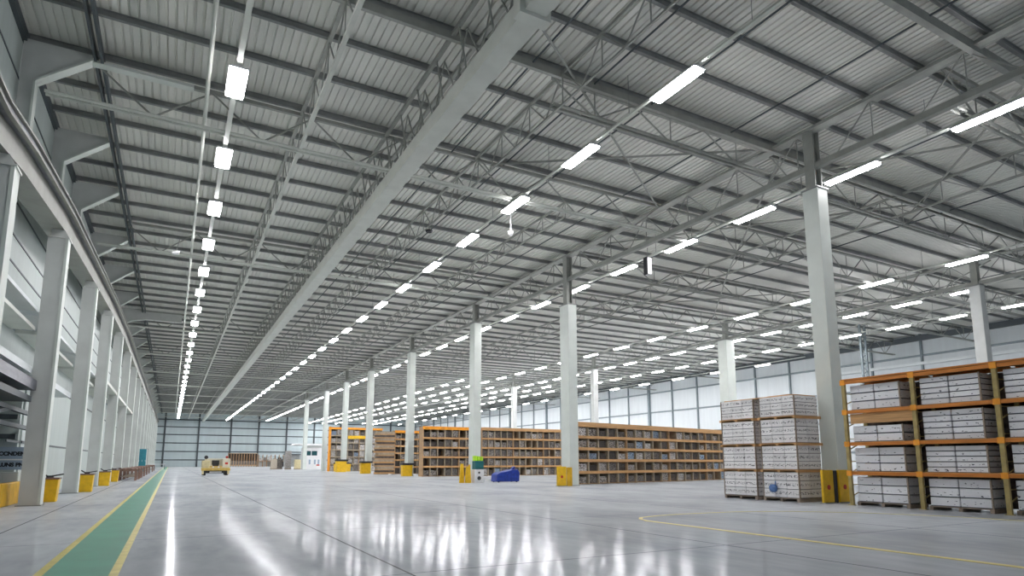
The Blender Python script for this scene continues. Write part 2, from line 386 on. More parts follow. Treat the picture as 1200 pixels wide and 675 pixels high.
MB().box(-.43, -.01, -.22, -.2, .08, 1.08).build('door', 'colgrey', t); MB().box(.01, .43, -.22, -.2, .08, 1.08).build('door', 'colgrey', t)
t = empty('tool_trolley', (-6.5, 29.2, 0), 'dark tool trolley beside the pale cupboard at the left edge', 'trolley')
MB().box(-.4, .4, -.25, .25, .15, .95).build('body', 'dark', t, bevel=.02)
MB().bar((-.4, -.25, 1.1), (.4, -.25, 1.1), .03).bar((-.4, -.25, .95), (-.4, -.25, 1.1), .03).bar((.4, -.25, .95), (.4, -.25, 1.1), .03).build('handle', 'galv', t)
for sx in (-.33, .33):
    for sy in (-.18, .18): MB().tube((sx-.03, sy, .075), (sx+.03, sy, .075), .075, 12).build('wheel', 'galv', t)
# small notice at the left edge
t = empty('notice_board', (-4.45, 20.6, 6.3), 'small notice board with orange red print, high at the left edge', 'sign')
MB().box(-.03, 0, .0, .7, 0, .75).build('board', 'white', t); MB().box(0, .006, .05, .65, .45, .7).build('print_band', 'red', t)
MB().box(0, .006, .1, .6, .12, .3).build('print_band', 'brass', t)

# doors in the left wall recess: tall pale sliding door between the first two columns
t = tag(MB().box(WL, WL+.06, 30.3, 35.8, .02, 4.5).build('door_1', 'panel_l'), kind='structure')
MB().box(WL+.06, WL+.09, 33.0, 33.1, .02, 4.5).build('door_seam', 'seam', t); MB().box(WL+.06, WL+.09, 30.3, 35.8, 2.2, 2.3).build('door_rail', 'seam', t)

# ------------------------------------------------------------------ yellow bins at the left columns
def make_bin(label):
    t = empty('yellow_bin', (0, 0, 0), label, 'bin', 'yellow bins standing by the left columns')
    MB().prism([(-.27, 0), (.27, 0), (.31, .84), (-.31, .84)], 'y', -.26, .26).build('bin_body', 'yellow', t, bevel=.02)
    MB().box(-.34, .34, -.30, .30, .84, .90).build('lid', 'brown', t, bevel=.01)
    MB().box(-.1, .12, -.1, .1, .90, .98).tube((.0, 0, .95), (.42, .05, 1.03), .025, 8).tube((-.1, 0, .97), (-.25, .1, 1.06), .03, 8).build('lid_clutter', 'dark', t)
    return t
b0 = make_bin('yellow bin with dark lid beside the foot of the nearest full left column'); b0.location = (-3.98, 29.3, 0); b0.scale = (1, 1, 1)
for k, (x, y) in enumerate([(-3.66, 38.0), (-3.58, 46.9), (-3.7, 56.2)]):
    dup(b0, (x, y, 0), ['yellow bin with dark lid, second from the camera along the left wall', 'yellow bin with dark lid, third from the camera along the left wall',
                       'yellow bin just before the brown benches along the left wall'][k])

# ------------------------------------------------------------------ brown benches along left wall
def make_bench(L=2.6):
    t = empty('work_bench', (0, 0, 0), '', 'bench', 'brown wooden benches by the left wall')
    mb = MB()
    for k in range(5): mb.box(-.62+k*.25, -.40+k*.25, -L/2, L/2, .90, .97)
    mb.build('bench_top', 'brown', t)
    for sx in (-.55, .55):
        for sy in (-L/2+.12, 0, L/2-.12): MB().box(sx-.05, sx+.05, sy-.05, sy+.05, 0, .90).build('leg', 'brown', t)
    MB().box(-.5, .5, -L/2+.1, L/2-.1, .30, .34).build('lower_shelf', 'wood_g', t)
    MB().box(-.6, .6, -L/2+.05, -L/2+.1, .74, .9).box(-.6, .6, L/2-.1, L/2-.05, .74, .9).build('apron', 'brown', t)
    return t
be = make_bench(); be.location = (-2.95, 59.5, 0); be['label'] = 'brown wooden bench nearest the camera, just beyond the yellow bins'
nm = ['second brown wooden bench beyond the yellow bins', 'third brown wooden bench along the left wall', 'fourth brown wooden bench along the left wall',
      'fifth brown wooden bench, before the teal locker', 'sixth brown wooden bench, near the teal locker', 'seventh brown wooden bench beyond the teal locker', 'last brown bench far along the green walkway']
for k, y in enumerate([64, 69, 76, 84, 93, 109, 120]): dup(be, (-2.9+.0*k, y, 0), nm[k])
t = empty('tall_locker', (-3.6, 104.5, 0), 'tall teal locker by the left wall behind the brown benches', 'locker')
MB().box(-.75, .45, -.5, .5, .0, 3.3).build('body', 'teal', t, bevel=.03)
for k in range(3): MB().box(-.72+k*.39, -.36+k*.39, -.53, -.5, .15, 3.2).build('door', 'teal', t)
for k in range(3): MB().box(-.42+k*.39, -.39+k*.39, -.56, -.53, 1.5, 1.75).build('handle', 'white', t)
MB().box(.6, .66, -.5, -.44, 0, 3.35).bar((.45, -.47, 3.32), (.66, -.47, 3.32), .06).build('side_bracket', 'steel', t)
t = empty('packing_table', (-2.3, 140, 0), 'pale packing table far along the left wall before the back wall', 'table')
MB().box(-1.4, 1.4, -.6, .6, .95, 1.05).build('table_top', 'white', t)
for sx in (-1.3, 1.3):
    for sy in (-.5, .5): MB().box(sx-.05, sx+.05, sy-.05, sy+.05, 0, .95).build('leg', 'steel', t)

# ------------------------------------------------------------------ main columns
CY = [15.2, 33.3, 47.6, 64.0, 79.8, 93.0, 106.5, 124.0]
desc = ['tall pale column nearest the camera, between the carton stack and the orange racks', 'pale column with yellow guards left of the long brown rack',
        'pale column behind the yellow barriers and lime topped stand', 'pale column with a yellow bin left of the brown rack', 'fifth pale column from the camera, at the curved rack end',
        'sixth pale column, in front of the orange framed rack', 'seventh pale column, at the orange rack edge', 'farthest pale column, beside the white kiosk']
for i, y in enumerate(CY):
    t = empty('main_column', (22.48 if i == 0 else 22.4, y, 0), desc[i], 'column', 'row of tall pale columns down the hall')
    zs = [12.5, 11.7, 13.3, 13.3, 13.3, 13.3, 13.3, 13.3][i]
    (MB().box(-.32, .32, -.34, .34, .02, zs) if i == 0 else MB().box(-.33, .33, -.5, .5, .02, zs)).build('shaft', 'column', t, bevel=.02)
    q = .38 if i == 0 else .54
    MB().box(-.36, .36, -q, q, 0, .03).build('base_plate', 'steel', t)
    MB().box(-.36, .36, -q, q, zs, zs+.06).build('cap_plate', 'steel', t)
    MB().box(-.2, .2, -.04, .04, zs+.06, 15.15).box(-.22, -.18, -.22, .22, zs+.06, 15.15).box(.18, .22, -.22, .22, zs+.06, 15.15).build('upper_post', 'truss', t)
for i, (y) in enumerate([20.7, 42.6, 64.5, 86.0]):
    t = empty('main_column', (47.3, y, 0), ['pale grey column rising behind the near orange rack by the right wall', 'wide pale column above the white carton stack near the right wall',
              'thin far column above the long brown rack', 'thin distant column above the racks near the right wall'][i], 'column', 'columns near the right wall')
    w = [.34, .55, .35, .35][i]
    MB().box(-w, w, -w, w, .02, 13.3).build('shaft', 'column' if i == 1 else 'colgrey', t, bevel=.03)
    MB().box(-w-.05, w+.05, -w-.05, w+.05, 0, .03).build('base_plate', 'steel', t)
    MB().box(-w-.05, w+.05, -w-.05, w+.05, 13.3, 13.36).build('cap_plate', 'steel', t)
    MB().box(-.2, .2, -.2, .2, 13.36, 15.1).build('upper_post', 'truss', t)
# latticed wall column at the right
t = empty('lattice_column', (60.0, 36.6, 0), 'grey latticed steel column behind the near orange rack', 'column')
mb = MB()
for sx in (-.4, .4): mb.box(sx-.08, sx+.08, -.1, .1, 0, 15.1)
mb.build('column_leg', 'mullion', t)
mb = MB()
for k in range(18): z = .2+k*.82; mb.bar((-.4, 0, z), (.4, 0, z+.41), .05).bar((.4, 0, z+.41), (-.4, 0, z+.82), .05)
mb.build('lattice_web', 'mullion', t)

# ------------------------------------------------------------------ trusses across the hall
def cross_truss(y, x0, x1, label, ext=0, zt=15.15, zb=13.6, step=3.6, kind=0, group='steel trusses spanning across the roof'):
    t = empty('roof_truss', (x0, y, 0), label, 'roof truss', group)
    L = x1-x0
    MB().box(0, L, -.07, .07, zt-.14, zt).build('top_chord', 'truss', t)
    mb = MB().tube((-ext, -.10, zb), (L, -.10, zb), .06, 8).tube((-ext, .12, zb), (L, .12, zb), .06, 8)
    k = 0
    while k*1.2 < L: mb.box(k*1.2-.02, k*1.2+.02, -.1, .12, zb-.02, zb+.02); k += 1
    mb.build('bottom_chord', 'white_steel' if kind == 0 else 'truss', t)
    mb = MB(); n = max(2, round(L/step)); s = L/n
    for k in range(n):
        a = k*s; mb.tube((a, 0, zt-.1), (a+s/2, 0, zb), .035, 6).tube((a+s/2, 0, zb), (a+s, 0, zt-.1), .035, 6)
        if kind == 1: mb.tube((a+s/2, 0, zb), (a+s/2, 0, zt-.1), .025, 6)
    mb.build('web_bracing', 'truss', t)
    return t
TY = [24.0, 40.3, 64.3, 80.3, 96.3, 112.3, 128.3, 144.3, 160.3, 176.3, 192.3]
tl = [None]+['nearest', 'second', 'third', 'fourth', 'fifth', 'sixth', 'seventh', 'eighth', 'ninth', 'tenth', 'farthest']
for i, y in enumerate(TY):
    cross_truss(y, -3.2, 22.1, 'grey open-web truss across the left bay, %s from the camera' % tl[i+1], zb=13.6, ext=1.3)
    cross_truss(y, 22.7, 46.9, 'grey open-web truss across the middle bay, %s from the camera' % tl[i+1], zb=13.5, kind=1)
    cross_truss(y, 47.7, 71.8, 'grey open-web truss beside the right wall bay, %s from the camera' % tl[i+1], zb=13.6, kind=1)
for i, y in enumerate([17.35, 10.2, 32.0]):
    cross_truss(y, 22.7, 71.6, 'lighter intermediate truss in the right half of the roof, ' + ['over the tall near column', 'at the top right corner', 'just past the second pale column', 'at the third pale column', 'just past the third pale column'][i], zb=13.75, kind=1, step=4.2,
                group='light intermediate roof trusses')
t = cross_truss(17.15, 11.0, 22.1, 'short light truss ending at the tall near column', zb=14.0, kind=1, step=3.4, group='light intermediate roof trusses')
tag(MB().box(-5.0, WR-.3, 16.8, 16.94, 14.92, 15.18).build('roof_rafter', 'truss'), 'heavy grey rafter crossing the roof just before the tall near column', 'rafter', 'heavy rafters under the roof')
tag(MB().box(-5.0, WR-.3, 9.0, 9.2, 14.85, 15.18).build('roof_rafter', 'truss'), 'heavy grey rafter crossing the top right corner of the roof', 'rafter', 'heavy rafters under the roof')

# ------------------------------------------------------------------ trusses along the hall
def long_truss(x, label, y0=3.0, y1=202.0, zt=15.15, zb=13.65, step=2.3, w=.07, bm='truss', body=None, double=False):
    t = empty('long_truss', (x, 0, 0), label, 'roof truss', 'lattice trusses running down the hall')
    mb = MB().box(-w/2, w/2, y0, y1, zt-.12, zt)
    if double: mb.box(-.25, -.13, y0, y1, zt-.12, zt).box(.13, .25, y0, y1, zt-.12, zt)
    mb.build('top_chord', 'truss', t)
    mb = MB().box(-w/2, w/2, y0, y1, zb-w/2, zb+w/2)
    mb.build('bottom_chord', bm, t)
    mb = MB(); n = int((min(y1, 150)-y0)/step)
    for k in range(n):
        a = y0+k*step
        mb.bar((0, a, zt-.06), (0, a+step/2, zb), .04).bar((0, a+step/2, zb), (0, a+step, zt-.06), .04).bar((0, a, zt-.06), (0, a, zb), .035)
    mb.build('web_bracing', 'truss', t)
    return t
long_truss(3.6, 'lattice truss with pale bottom pipe, between the first lamp row and white beam', bm='white_steel', w=.13)
long_truss(11.2, 'dark lattice truss running down the hall between the white beam and second lamp row', zb=13.9)
long_truss(17.4, 'dark lattice truss between the second lamp row and the column row', zb=14.3, y0=26)
long_truss(22.4, 'heavy lattice girder over the row of tall pale columns', zb=13.5, w=.24, step=3.2, double=True)
long_truss(32.0, 'lattice truss running between the third lamp row and the right lamp rows', zb=14.0, w=.1, step=3)
long_truss(47.3, 'heavy lattice girder over the columns near the right wall', zb=13.5, w=.22, step=3.2, double=True)
long_truss(60.0, 'lattice truss running nearest the right wall', zb=14.0, w=.1, step=3)
# white box beam
t = empty('white_box_beam', (0, 0, 0), 'wide white box beam running the length of the hall under the roof', 'beam')
MB().box(7.15, 7.78, 11.5, 201, 12.95, 13.5).build('beam_body', 'white_steel', t)
MB().box(7.0, 7.93, 12.4, 12.75, 12.85, 13.55).build('joint_clamp', 'white_steel', t)
MB().box(7.15, 7.78, 3, 11.45, 12.95, 13.5).build('beam_body', 'white_steel', t)
mb = MB(); k = 0
while 3+k*1.9 < 120:
    a = 3+k*1.9; k += 1
    mb.bar((7.3, a, 13.5), (7.0, a, 15.1), .05).bar((7.6, a, 13.5), (7.9, a, 15.1), .05).bar((7.3, a, 15.1), (7.3, a+.95, 13.5), .04).bar((7.3, a+.95, 13.5), (7.3, a+1.9, 15.1), .04)
mb.build('hanger_lattice', 'truss', t)
MB().box(6.95, 7.08, 3, 201, 15.02, 15.15).box(7.82, 7.95, 3, 201, 15.02, 15.15).build('top_rail', 'truss', t)
# pipes and rods
tag(MB().tube((.22, 3, 13.85), (.22, 201, 13.85), .07, 10).build('overhead_pipe', 'white_steel'), 'thin pale pipe running just left of the first lamp row', 'pipe')
tag(MB().box(-3.22, -3.14, YN, 201, 14.9, 15.2).box(-3.02, -2.94, YN, 201, 14.9, 15.2).build('twin_rail', 'seam'), 'pair of dark rails under the roof along the left wall haunches', 'rail')
for x, l in ((10.0, 'thin dark sag rod under the roof just right of the white beam'), (12.6, 'thin dark sag rod under the roof left of the second lamp row'),
             (15.3, 'thin dark sag rod under the roof right of the second lamp row'), (19.6, 'thin dark sag rod under the roof left of the tall columns'),
             (27.5, 'thin dark sag rod under the roof right of the third lamp row'), (36.5, 'thin dark sag rod under the roof in the middle bay'),
             (52.5, 'thin dark sag rod under the roof in the right wall bay')):
    tag(MB().tube((x, 3, 15.12), (x, 200, 15.12), .035, 6).build('sag_rod', 'seam'), l, 'rod', 'sag rods along the roof')
mb = MB()
for k, (x0, y0, x1, y1) in enumerate([(23, 17, 34, 30), (34, 17, 23, 30), (34, 30, 45, 42), (45, 30, 34, 42), (23, 6, 34, 17), (34, 6, 26, 17), (48, 20, 60, 34), (60, 20, 48, 34), (9, 14.9, 22, 24), (12, 24, 22, 17)]):
    p = 'from %s' % k
    tag(MB().tube((x0, y0, 15.05), (x1, y1, 15.05), .05, 6).build('wind_brace', 'truss'),
        ['roof wind brace just past the tall near column, rising rightwards', 'roof wind brace just past the tall near column, rising leftwards', 'wind brace deeper in the middle bay, rising rightwards', 'wind brace deeper in the middle bay, rising leftwards',
         'wind brace at the top right of the roof', 'wind brace over the near orange racks', 'wind brace in the bay by the right wall, rising rightwards', 'wind brace in the bay by the right wall, rising leftwards',
         'wind brace left of the tall near column', 'wind brace between the second lamp row and near column'][k], 'brace', 'diagonal wind braces under the roof')

# ------------------------------------------------------------------ lamps
def make_lamp(w, L):
    t = empty('batten_light', (0, 0, 0), '', 'ceiling light')
    MB().box(-w/2-.03, w/2+.03, -L/2-.04, L/2+.04, .06, .12).prism([(-w/4, .12), (w/4, .12), (w/6, .18), (-w/6, .18)], 'y', -L/2, L/2).build('housing', 'white', t)
    MB().box(-w/2, w/2, -L/2, L/2, 0, .06).build('diffuser', 'lamp', t)
    MB().tube((0, -L/3, .17), (0, -L/3, .184), .012, 6).tube((0, L/3, .17), (0, L/3, .184), .012, 6).build('hanger', 'steel', t)
    return t
ZL = 13.36
rows = [  # x, first y, spacing, w, L, name, y-limit
    (1.0, 19.5, 5.62, .50, 1.65, 'in the leftmost row', 199),
    (13.35, 13.5, 5.33, .40, 1.95, 'in the second row from the left', 199),
    (24.15, 9.6, 5.0, .34, 2.2, 'in the row beside the tall columns', 199),
    (41.0, 18.3, 5.45, .40, 2.1, 'in the fourth row, right of the columns', 199),
    (48.6, 21.9, 4.1, .38, 1.9, 'in the fifth row, right of the columns', 120),
    (56.4, 22.1, 4.5, .38, 1.9, 'in the long row nearest the right wall', 199),
    (37.0, 84.0, 6.0, .40, 2.0, 'in the far row left of the fourth', 199),
    (45.0, 90.0, 6.0, .40, 2.0, 'in the far row right of the fourth', 199),
    (52.4, 78.0, 6.4, .40, 2.0, 'in the far row behind the fifth', 199),
    (64.0, 52.0, 7.4, .40, 2.0, 'in the far row against the right wall', 199)]
nl = 0
for ri, (x, y, sp, w, L, nm, lim) in enumerate(rows):
    base = make_lamp(w, L); first = True
    if ri == 0: y -= 5.0
    k = 0
    while y < lim:
        k += 1
        lab = 'lit batten light %s, %s' % (nm, ('nearest the camera' if k == 1 else ORD[k]+' from camera')) if k <= 18 else 'tiny lit batten light %s, among the farthest' % nm
        lab = ' '.join(lab.split())
        if first: o = base; o.location = (x, y, ZL); o['label'] = lab; o['group'] = 'lit batten lights '+nm; first = False
        else: o = dup(base, (x, y, ZL), lab)
        nl += 1; y += sp
    mt = 'white_steel'
    tw = [.08, .05, .11, .08, .07, .07, .05, .05, .05, .05][ri]
    trk = tag(MB().box(x-tw, x+tw, rows[ri][1]-6, lim, ZL+.185, ZL+.26).build('lighting_track', mt), 'long pale lighting track carrying the lights ' + nm, 'track', 'lighting tracks')
    rod = MB().tube((0, 0, 0), (0, 0, 1.5), .012, 6).build('suspension_rod', 'steel', trk, loc=(x, rows[ri][1]-3, ZL+.26))
    for q in range(1, 12):
        r2 = rod.copy(); C.objects.link(r2); r2.parent = trk; r2.location = (x, rows[ri][1]-3+q*rows[ri][2], ZL+.26)
print('lamps', nl)

# ------------------------------------------------------------------ small hung things
t = empty('dome_camera', (13.9, 25.6, 12.55), 'small white dome camera on a stalk under the second truss, left of centre', 'camera')
MB().tube((0, 0, .16), (0, 0, 1.35), .03, 10, .02).build('stalk', 'white', t)
mb = MB().tube((0, 0, .02), (0, 0, .16), .13, 16, .15); mb.tube((0, 0, -.08), (0, 0, .02), .06, 16, .13); mb.build('dome', 'white', t)
t = empty('hanging_unit', (23.5, 26.6, 12.2), 'narrow dark and pale unit hanging by the third lamp row', 'hanging box')
MB().box(-.15, .15, -.15, .15, 0, 1.0).build('box_body', 'white', t, bevel=.02); MB().box(-.19, -.15, -.16, .16, -.02, 1.02).build('dark_side', 'dark', t)
MB().tube((0, 0, 1.0), (0, 0, 1.62), .02, 6).build('hanger', 'steel', t)
t = empty('smoke_detector', (11.0, 29.2, 13.35), 'small dark round detector under the lattice truss near the ceiling centre', 'detector')
MB().tube((0, 0, 0), (0, 0, .1), .16, 14, .2).build('detector_body', 'dark', t); MB().tube((0, 0, .1), (0, 0, .5), .03, 8).build('mount', 'steel', t)
t = empty('floodlight', (-.55, 38, 12.9), 'small floodlight on a stalk left of the first lamp row', 'floodlight')
MB().prism([(-.2, 0), (.15, .05), (.2, .2), (-.15, .15)], 'y', -.15, .15).build('lamp_head', 'white', t); MB().tube((0, 0, .15), (.15, 0, 1.0), .025, 6).build('mount', 'steel', t)

# ------------------------------------------------------------------ pallets and cartons
def pallet(w, l, label, grp, loc, m='wood_g', h=.14):
    """w along x, l along y"""
    t = empty('pallet', loc, label, 'pallet', grp)
    mb = MB(); n = 7
    for k in range(n): a = -w/2+k*(w/n); mb.box(a+.01, a+w/n-.02, -l/2, l/2, h-.03, h)
    mb.build('deck_boards', m, t)
    for k in range(3):
        y = -l/2+.06+k*(l-.12)/2; MB().box(-w/2, w/2, y-.055, y+.055, 0, h-.03).build('bearer', m, t)
    return t
_cache = {}
def block(name, w, l, h, m, seam=None):
    key = (name, round(w, 3), round(l, 3), round(h, 3), m)
    if key not in _cache:
        o = MB().box(-w/2, w/2, -l/2, l/2, 0, h).build(name, m, bevel=.012); _cache[key] = [o, False]
    o, used = _cache[key]
    if used: o = o.copy(); C.objects.link(o)
    else: _cache[key][1] = True
    return o
LV = ['bottom', 'second', 'third', 'top']
# block 1: two stacks of loaded pallets at the left of the near column
lev = [(0.0, 1.10), (1.10, 1.01), (2.11, 1.03), (3.14, .88)]
for u, (ya, yb, nm) in enumerate([(17.35, 19.0, 'far'), (15.45, 17.02, 'near')]):
    for li, (z0, h) in enumerate(lev):
        hp = .14 if li == 0 else .10
        yc = (ya+yb)/2; l = yb-ya
        p = pallet(1.44+(.12 if li else 0), l+(.14 if li else .03), '%s wooden pallet under the %s layer of the %s carton stack' % ('grey' if li == 0 else 'orange brown', LV[li], nm), 'pallets in the carton stack', (21.32, yc, z0), 'wood_g' if li == 0 else 'wood_b', hp)
        hh = (h-hp)/3-.004
        ny = 3 if u == 0 else 3
        for r in range(3):
            for a in range(ny):
                for b in range(2):
                    if b == 1 and a > 0: continue
                    o = block('carton', .69, l/ny-.012, hh, 'carton')
                    o.location = (20.965+b*.71, ya+(a+.5)*l/ny, z0+hp+.002+r*(hh+.003))
                    pos = ('aisle side, ' + ['nearest', 'middle', 'farthest'][a]) if b == 0 else 'back corner'
                    tag(o, 'white carton, %s row, %s, %s layer of the %s stack' % (['bottom', 'middle', 'top'][r], pos, LV[li], nm), 'carton', 'printed white cartons in the pallet stack')
        # wooden corner strips of the load (parts of the pallet)
        for yy in (-l/2-.012, l/2+.012): MB().box(-.72, -.65, yy-.012, yy+.012, hp, h).build('corner_post', 'wood_g', p)
        if li == 3: pass
mb = MB()
for z0, r0, z1, r1 in ((0, .07, .06, .14), (.06, .14, .2, .16), (.2, .16, .3, .1)): mb.tube((0, 0, z0), (0, 0, z1), r0, 14, r1)
tag(mb.tube((.14, 0, .24), (.14, 0, .42), .02, 6).build('wrapped_bundle', 'bluepale', loc=(20.44, 16.45, .34)), 'small blue wrapped bundle hanging on the near carton stack', 'bundle')
t = tag(MB().box(20.7, 22.0, 15.5, 18.9, 4.02, 4.06).box(21.1, 21.9, 16.0, 17.0, 4.06, 4.12).build('cover_board', 'wood_b'), 'orange brown boards lying on top of the carton stacks', 'board')

# rack with orange beams, three bays
RX0, RX1 = 21.0, 22.15
lvz = [.12, 1.17, 2.18, 3.30]; top = 4.36
ry = [13.65, 11.3, 8.98, 6.6]
nms = ['left', 'middle', 'right edge']
layers = [[3, 3, 2, 3], [3, 5, 5, 5], [3, 3, 4, 5]]
t = empty('pallet_rack', (0, 0, 0), 'orange beamed pallet rack of white crates right of the tall near column', 'pallet rack')
for i, y in enumerate(ry):
    for x in (RX0, RX1):
        mb = MB().box(x-.05, x+.05, y-.06, y+.06, 0, top-.05)
        mb.box(x-.09, x+.09, y-.1, y+.1, 0, .02); mb.build('upright', 'brass', t)
    mb = MB()
    for k in range(5): mb.bar((RX0, y, .3+k*.8), (RX1, y, .7+k*.8), .03).bar((RX0, y, .7+k*.8), (RX1, y, .72+k*.8), .03)
    mb.build('end_brace', 'brass', t)
for i in range(3):
    ya, yb = ry[i+1], ry[i]
    for li, z in enumerate(lvz+[top]):
        if li == 0: continue
        for x in (RX0-.03, RX1+.03):
            MB().box(x-.03, x+.03, ya+.06, yb-.06, z-.13, z-.02).build('beam', 'orange' if li % 2 else 'orange', t)
        MB().box(RX0+.0, RX1-.0, ya+.07, yb-.07, z-.02, z).build('shelf_board', 'wood_b', t)
    for li in range(1, 5):
        for y in ((ya, yb) if i == 2 else (yb,)):
            z = (lvz+[top])[li]; MB().box(RX0-.08, RX0-.045, y-.09, y+.09, z-.16, z+.02).build('beam_connector', 'orange_b', t)
for i in range(3): MB().box(RX1+.0, RX1+.02, ry[i+1]+.07, ry[i]-.07, .1, top-.16).build('back_panel', 'darkbox', t)  # added dark sheets, painting the shade seen in gaps between the crates
MB().box(RX0-.07, RX1+.05, ry[3], ry[0]+.05, top, top+.05).build('top_board', 'orange', t)
for i in range(3):
    yb = ry[i]-.12
    for li, z in enumerate(lvz):
        zb_ = z
        w = 1.0
        if li == 0:
            p = pallet(1.05, 1.78, 'low pallet on the floor in the %s bay of the orange rack' % nms[i], 'floor pallets in the orange rack', (21.62, yb-.89, 0), 'wood_g', .13); zb_ = .13
        avail = ((lvz+[top])[li+1]-.16)-zb_-.03
        if i == 0 and li == 2: avail = .56
        if li == 2 and i == 2: avail = .9
        nL = layers[i][li]; hh = avail/nL
        for s in range(2):
            yc = yb-.46-s*.86
            for k in range(nL):
                o = block('flat_crate', 1.02, .825, hh-.014, 'slab')
                o.location = (21.62, yc, zb_+k*hh+.002)
                tag(o, 'white flat crate, %s of %d in the %s stack, %s shelf, %s rack bay' % (['lowest', 'second', 'third', 'fourth', 'fifth'][k] if k < nL-1 else 'topmost', nL, ['left', 'right'][s], LV[li], nms[i]), 'crate', 'white flat crates in the orange rack')
        # slender load posts in front of the crates
        MB().box(RX0+.05, RX0+.09, yb-1.79, yb-1.745, zb_, zb_+avail).build('load_post', 'wood_g', t)
# board hanging above the low crates of the left bay
MB().box(RX0+.02, RX0+.06, 11.4, 13.5, 2.82, 3.16).build('back_board', 'wood_b', t)

# ------------------------------------------------------------------ long brown compartment racks
def long_rack(p0, p1, H, levels, slots, label, depth=1.1, board='wood_b', where='', fill=(.45, .3, .2, .05), topm='wood_b', gcap=300, base_h=None):
    p0 = Vector(p0); p1 = Vector(p1); d = p1-p0; L = d.length; ang = math.atan2(d.y, d.x)
    t = empty('compartment_rack', (p0.x, p0.y, 0), label, 'storage rack', None, None, ang)
    zs = [0.06+(H-.25)*k/levels for k in range(levels)]+[H-.19]
    if base_h:
        zs = [.06]+[base_h+(H-.19-base_h)*k/(levels-1) for k in range(levels)]
    for k, z in enumerate(zs):
        MB().box(-.05, L+.05, 0, depth, z-.02, z).build('shelf_board', board, t)
        if k: MB().box(-.08, L+.08, -.07, -.0, z-.14, z+(.05 if k < levels else .19)).build('shelf_fascia', topm if k == levels else board, t)
    MB().box(-.05, L+.05, depth-.04, depth, 0, H).build('back_panel', 'darkbox', t)
    s = L/slots
    for k in range(slots+1):
        MB().box(k*s-.045, k*s+.045, .001, depth-.05, 0, H-.05).build('divider', 'divider' if k % 5 else 'wood', t)
    gi = 0
    for lv in range(levels):
        z0, z1 = zs[lv], zs[lv+1]-.15
        for k in range(slots):
            r = random.random()
            if r > sum(fill)*.92: continue
            kind = random.choices(['goods_a', 'goods_b', 'goods_c', 'goods_d'], fill)[0]
            w = round(s*random.choice([.72, .8]), 2); h = round((z1-z0)*random.choice([.7, .85, .95]), 2)
            o = block('goods_bundle', w, .75, h, kind)
            loc = p0 + Matrix.Rotation(ang, 3, 'Z') @ Vector((k*s+s/2, .5, 0))
            o.location = (loc.x, loc.y, z0+.001); o.rotation_euler.z = ang
            cn = {'goods_a': 'mottled grey bundle', 'goods_b': 'dark brown bundle', 'goods_c': 'pale bagged bundle', 'goods_d': 'blue grey bundle'}[kind]
            lname = 'bottom' if lv == 0 else ('top' if lv == levels-1 else ['', 'second', 'third', 'fourth', 'fifth'][lv])
            tag(o, '%s, %s shelf, %s compartment from the left, %s' % (cn, lname, ordn(k+1), where), 'bundle', 'bundles stored in the %s' % where)
    return t
# (the rack right of the second column, slightly turned)
long_rack((23.75, 34.3, 0), (41.6, 38.0, 0), 4.15, 5, 18, 'long brown wooden compartment rack right of the second pale column, five shelves', where='rack right of second column')
long_rack((29.1, 60.0, 0), (39.9, 60.0, 0), 5.15, 5, 14, 'brown compartment rack between the second and third pale columns', where='rack between second and third columns', fill=(.5, .35, .1, .02))
long_rack((22.45, 60.0, 0), (28.85, 60.0, 0), 5.1, 5, 8, 'brown compartment rack with orange top beam, between third and fourth columns', where='rack just left of third column', topm='orange_b', fill=(.5, .35, .1, .02))
long_rack((23.9, 73.5, 0), (27.5, 73.5, 0), 5.3, 6, 5, 'brown rack with a yellow orange top beam, left of the fourth column', where='rack left of fourth column', topm='orange_b', fill=(.6, .3, .1, 0))
# rounded end stack of timber in front of that rack
t = empty('timber_stack', (22.6, 73.9, 0), 'rounded stack of brown timber boards at the left end of the fourth column rack', 'timber stack')
for k in range(12):
    e = .12*math.sin(k*1.7)
    def outline(x1, g): return [(x1, -.8+g), (x1, .8-g)]+[(-.35+e-(.8-g)*math.sin(a), (.8-g)*math.cos(a)) for a in [math.pi*j/8 for j in range(9)]]
    MB().prism(outline(1.15, 0), 'z', .06+k*.42, .06+k*.42+.17).build('timber_layer', 'wood' if k % 3 else 'wood_b', t)
    MB().prism(outline(1.1, .09), 'z', .06+k*.42+.17, .06+k*.42+.42).build('bundle_layer', 'divider' if k % 2 else 'darkbox', t)
MB().box(-.9, 1.1, -.7, .7, 0, .06).build('base_board', 'wood_g', t)
t = long_rack((21.9, 99.6, 0), (30.1, 99.6, 0), 6.9, 6, 9, 'tall rack in a bright orange frame behind the fifth and sixth columns', where='orange framed rack', topm='orange_b', board='divider', fill=(.3, .1, .6, .1))
MB().box(-.35, -.05, -.1, .3, 0, 6.95).build('frame_post', 'orange_b', t)
MB().box(2.6, 6.4, -.35, -.1, 5.1, 5.6).build('yellow_beam', 'yellow', t)

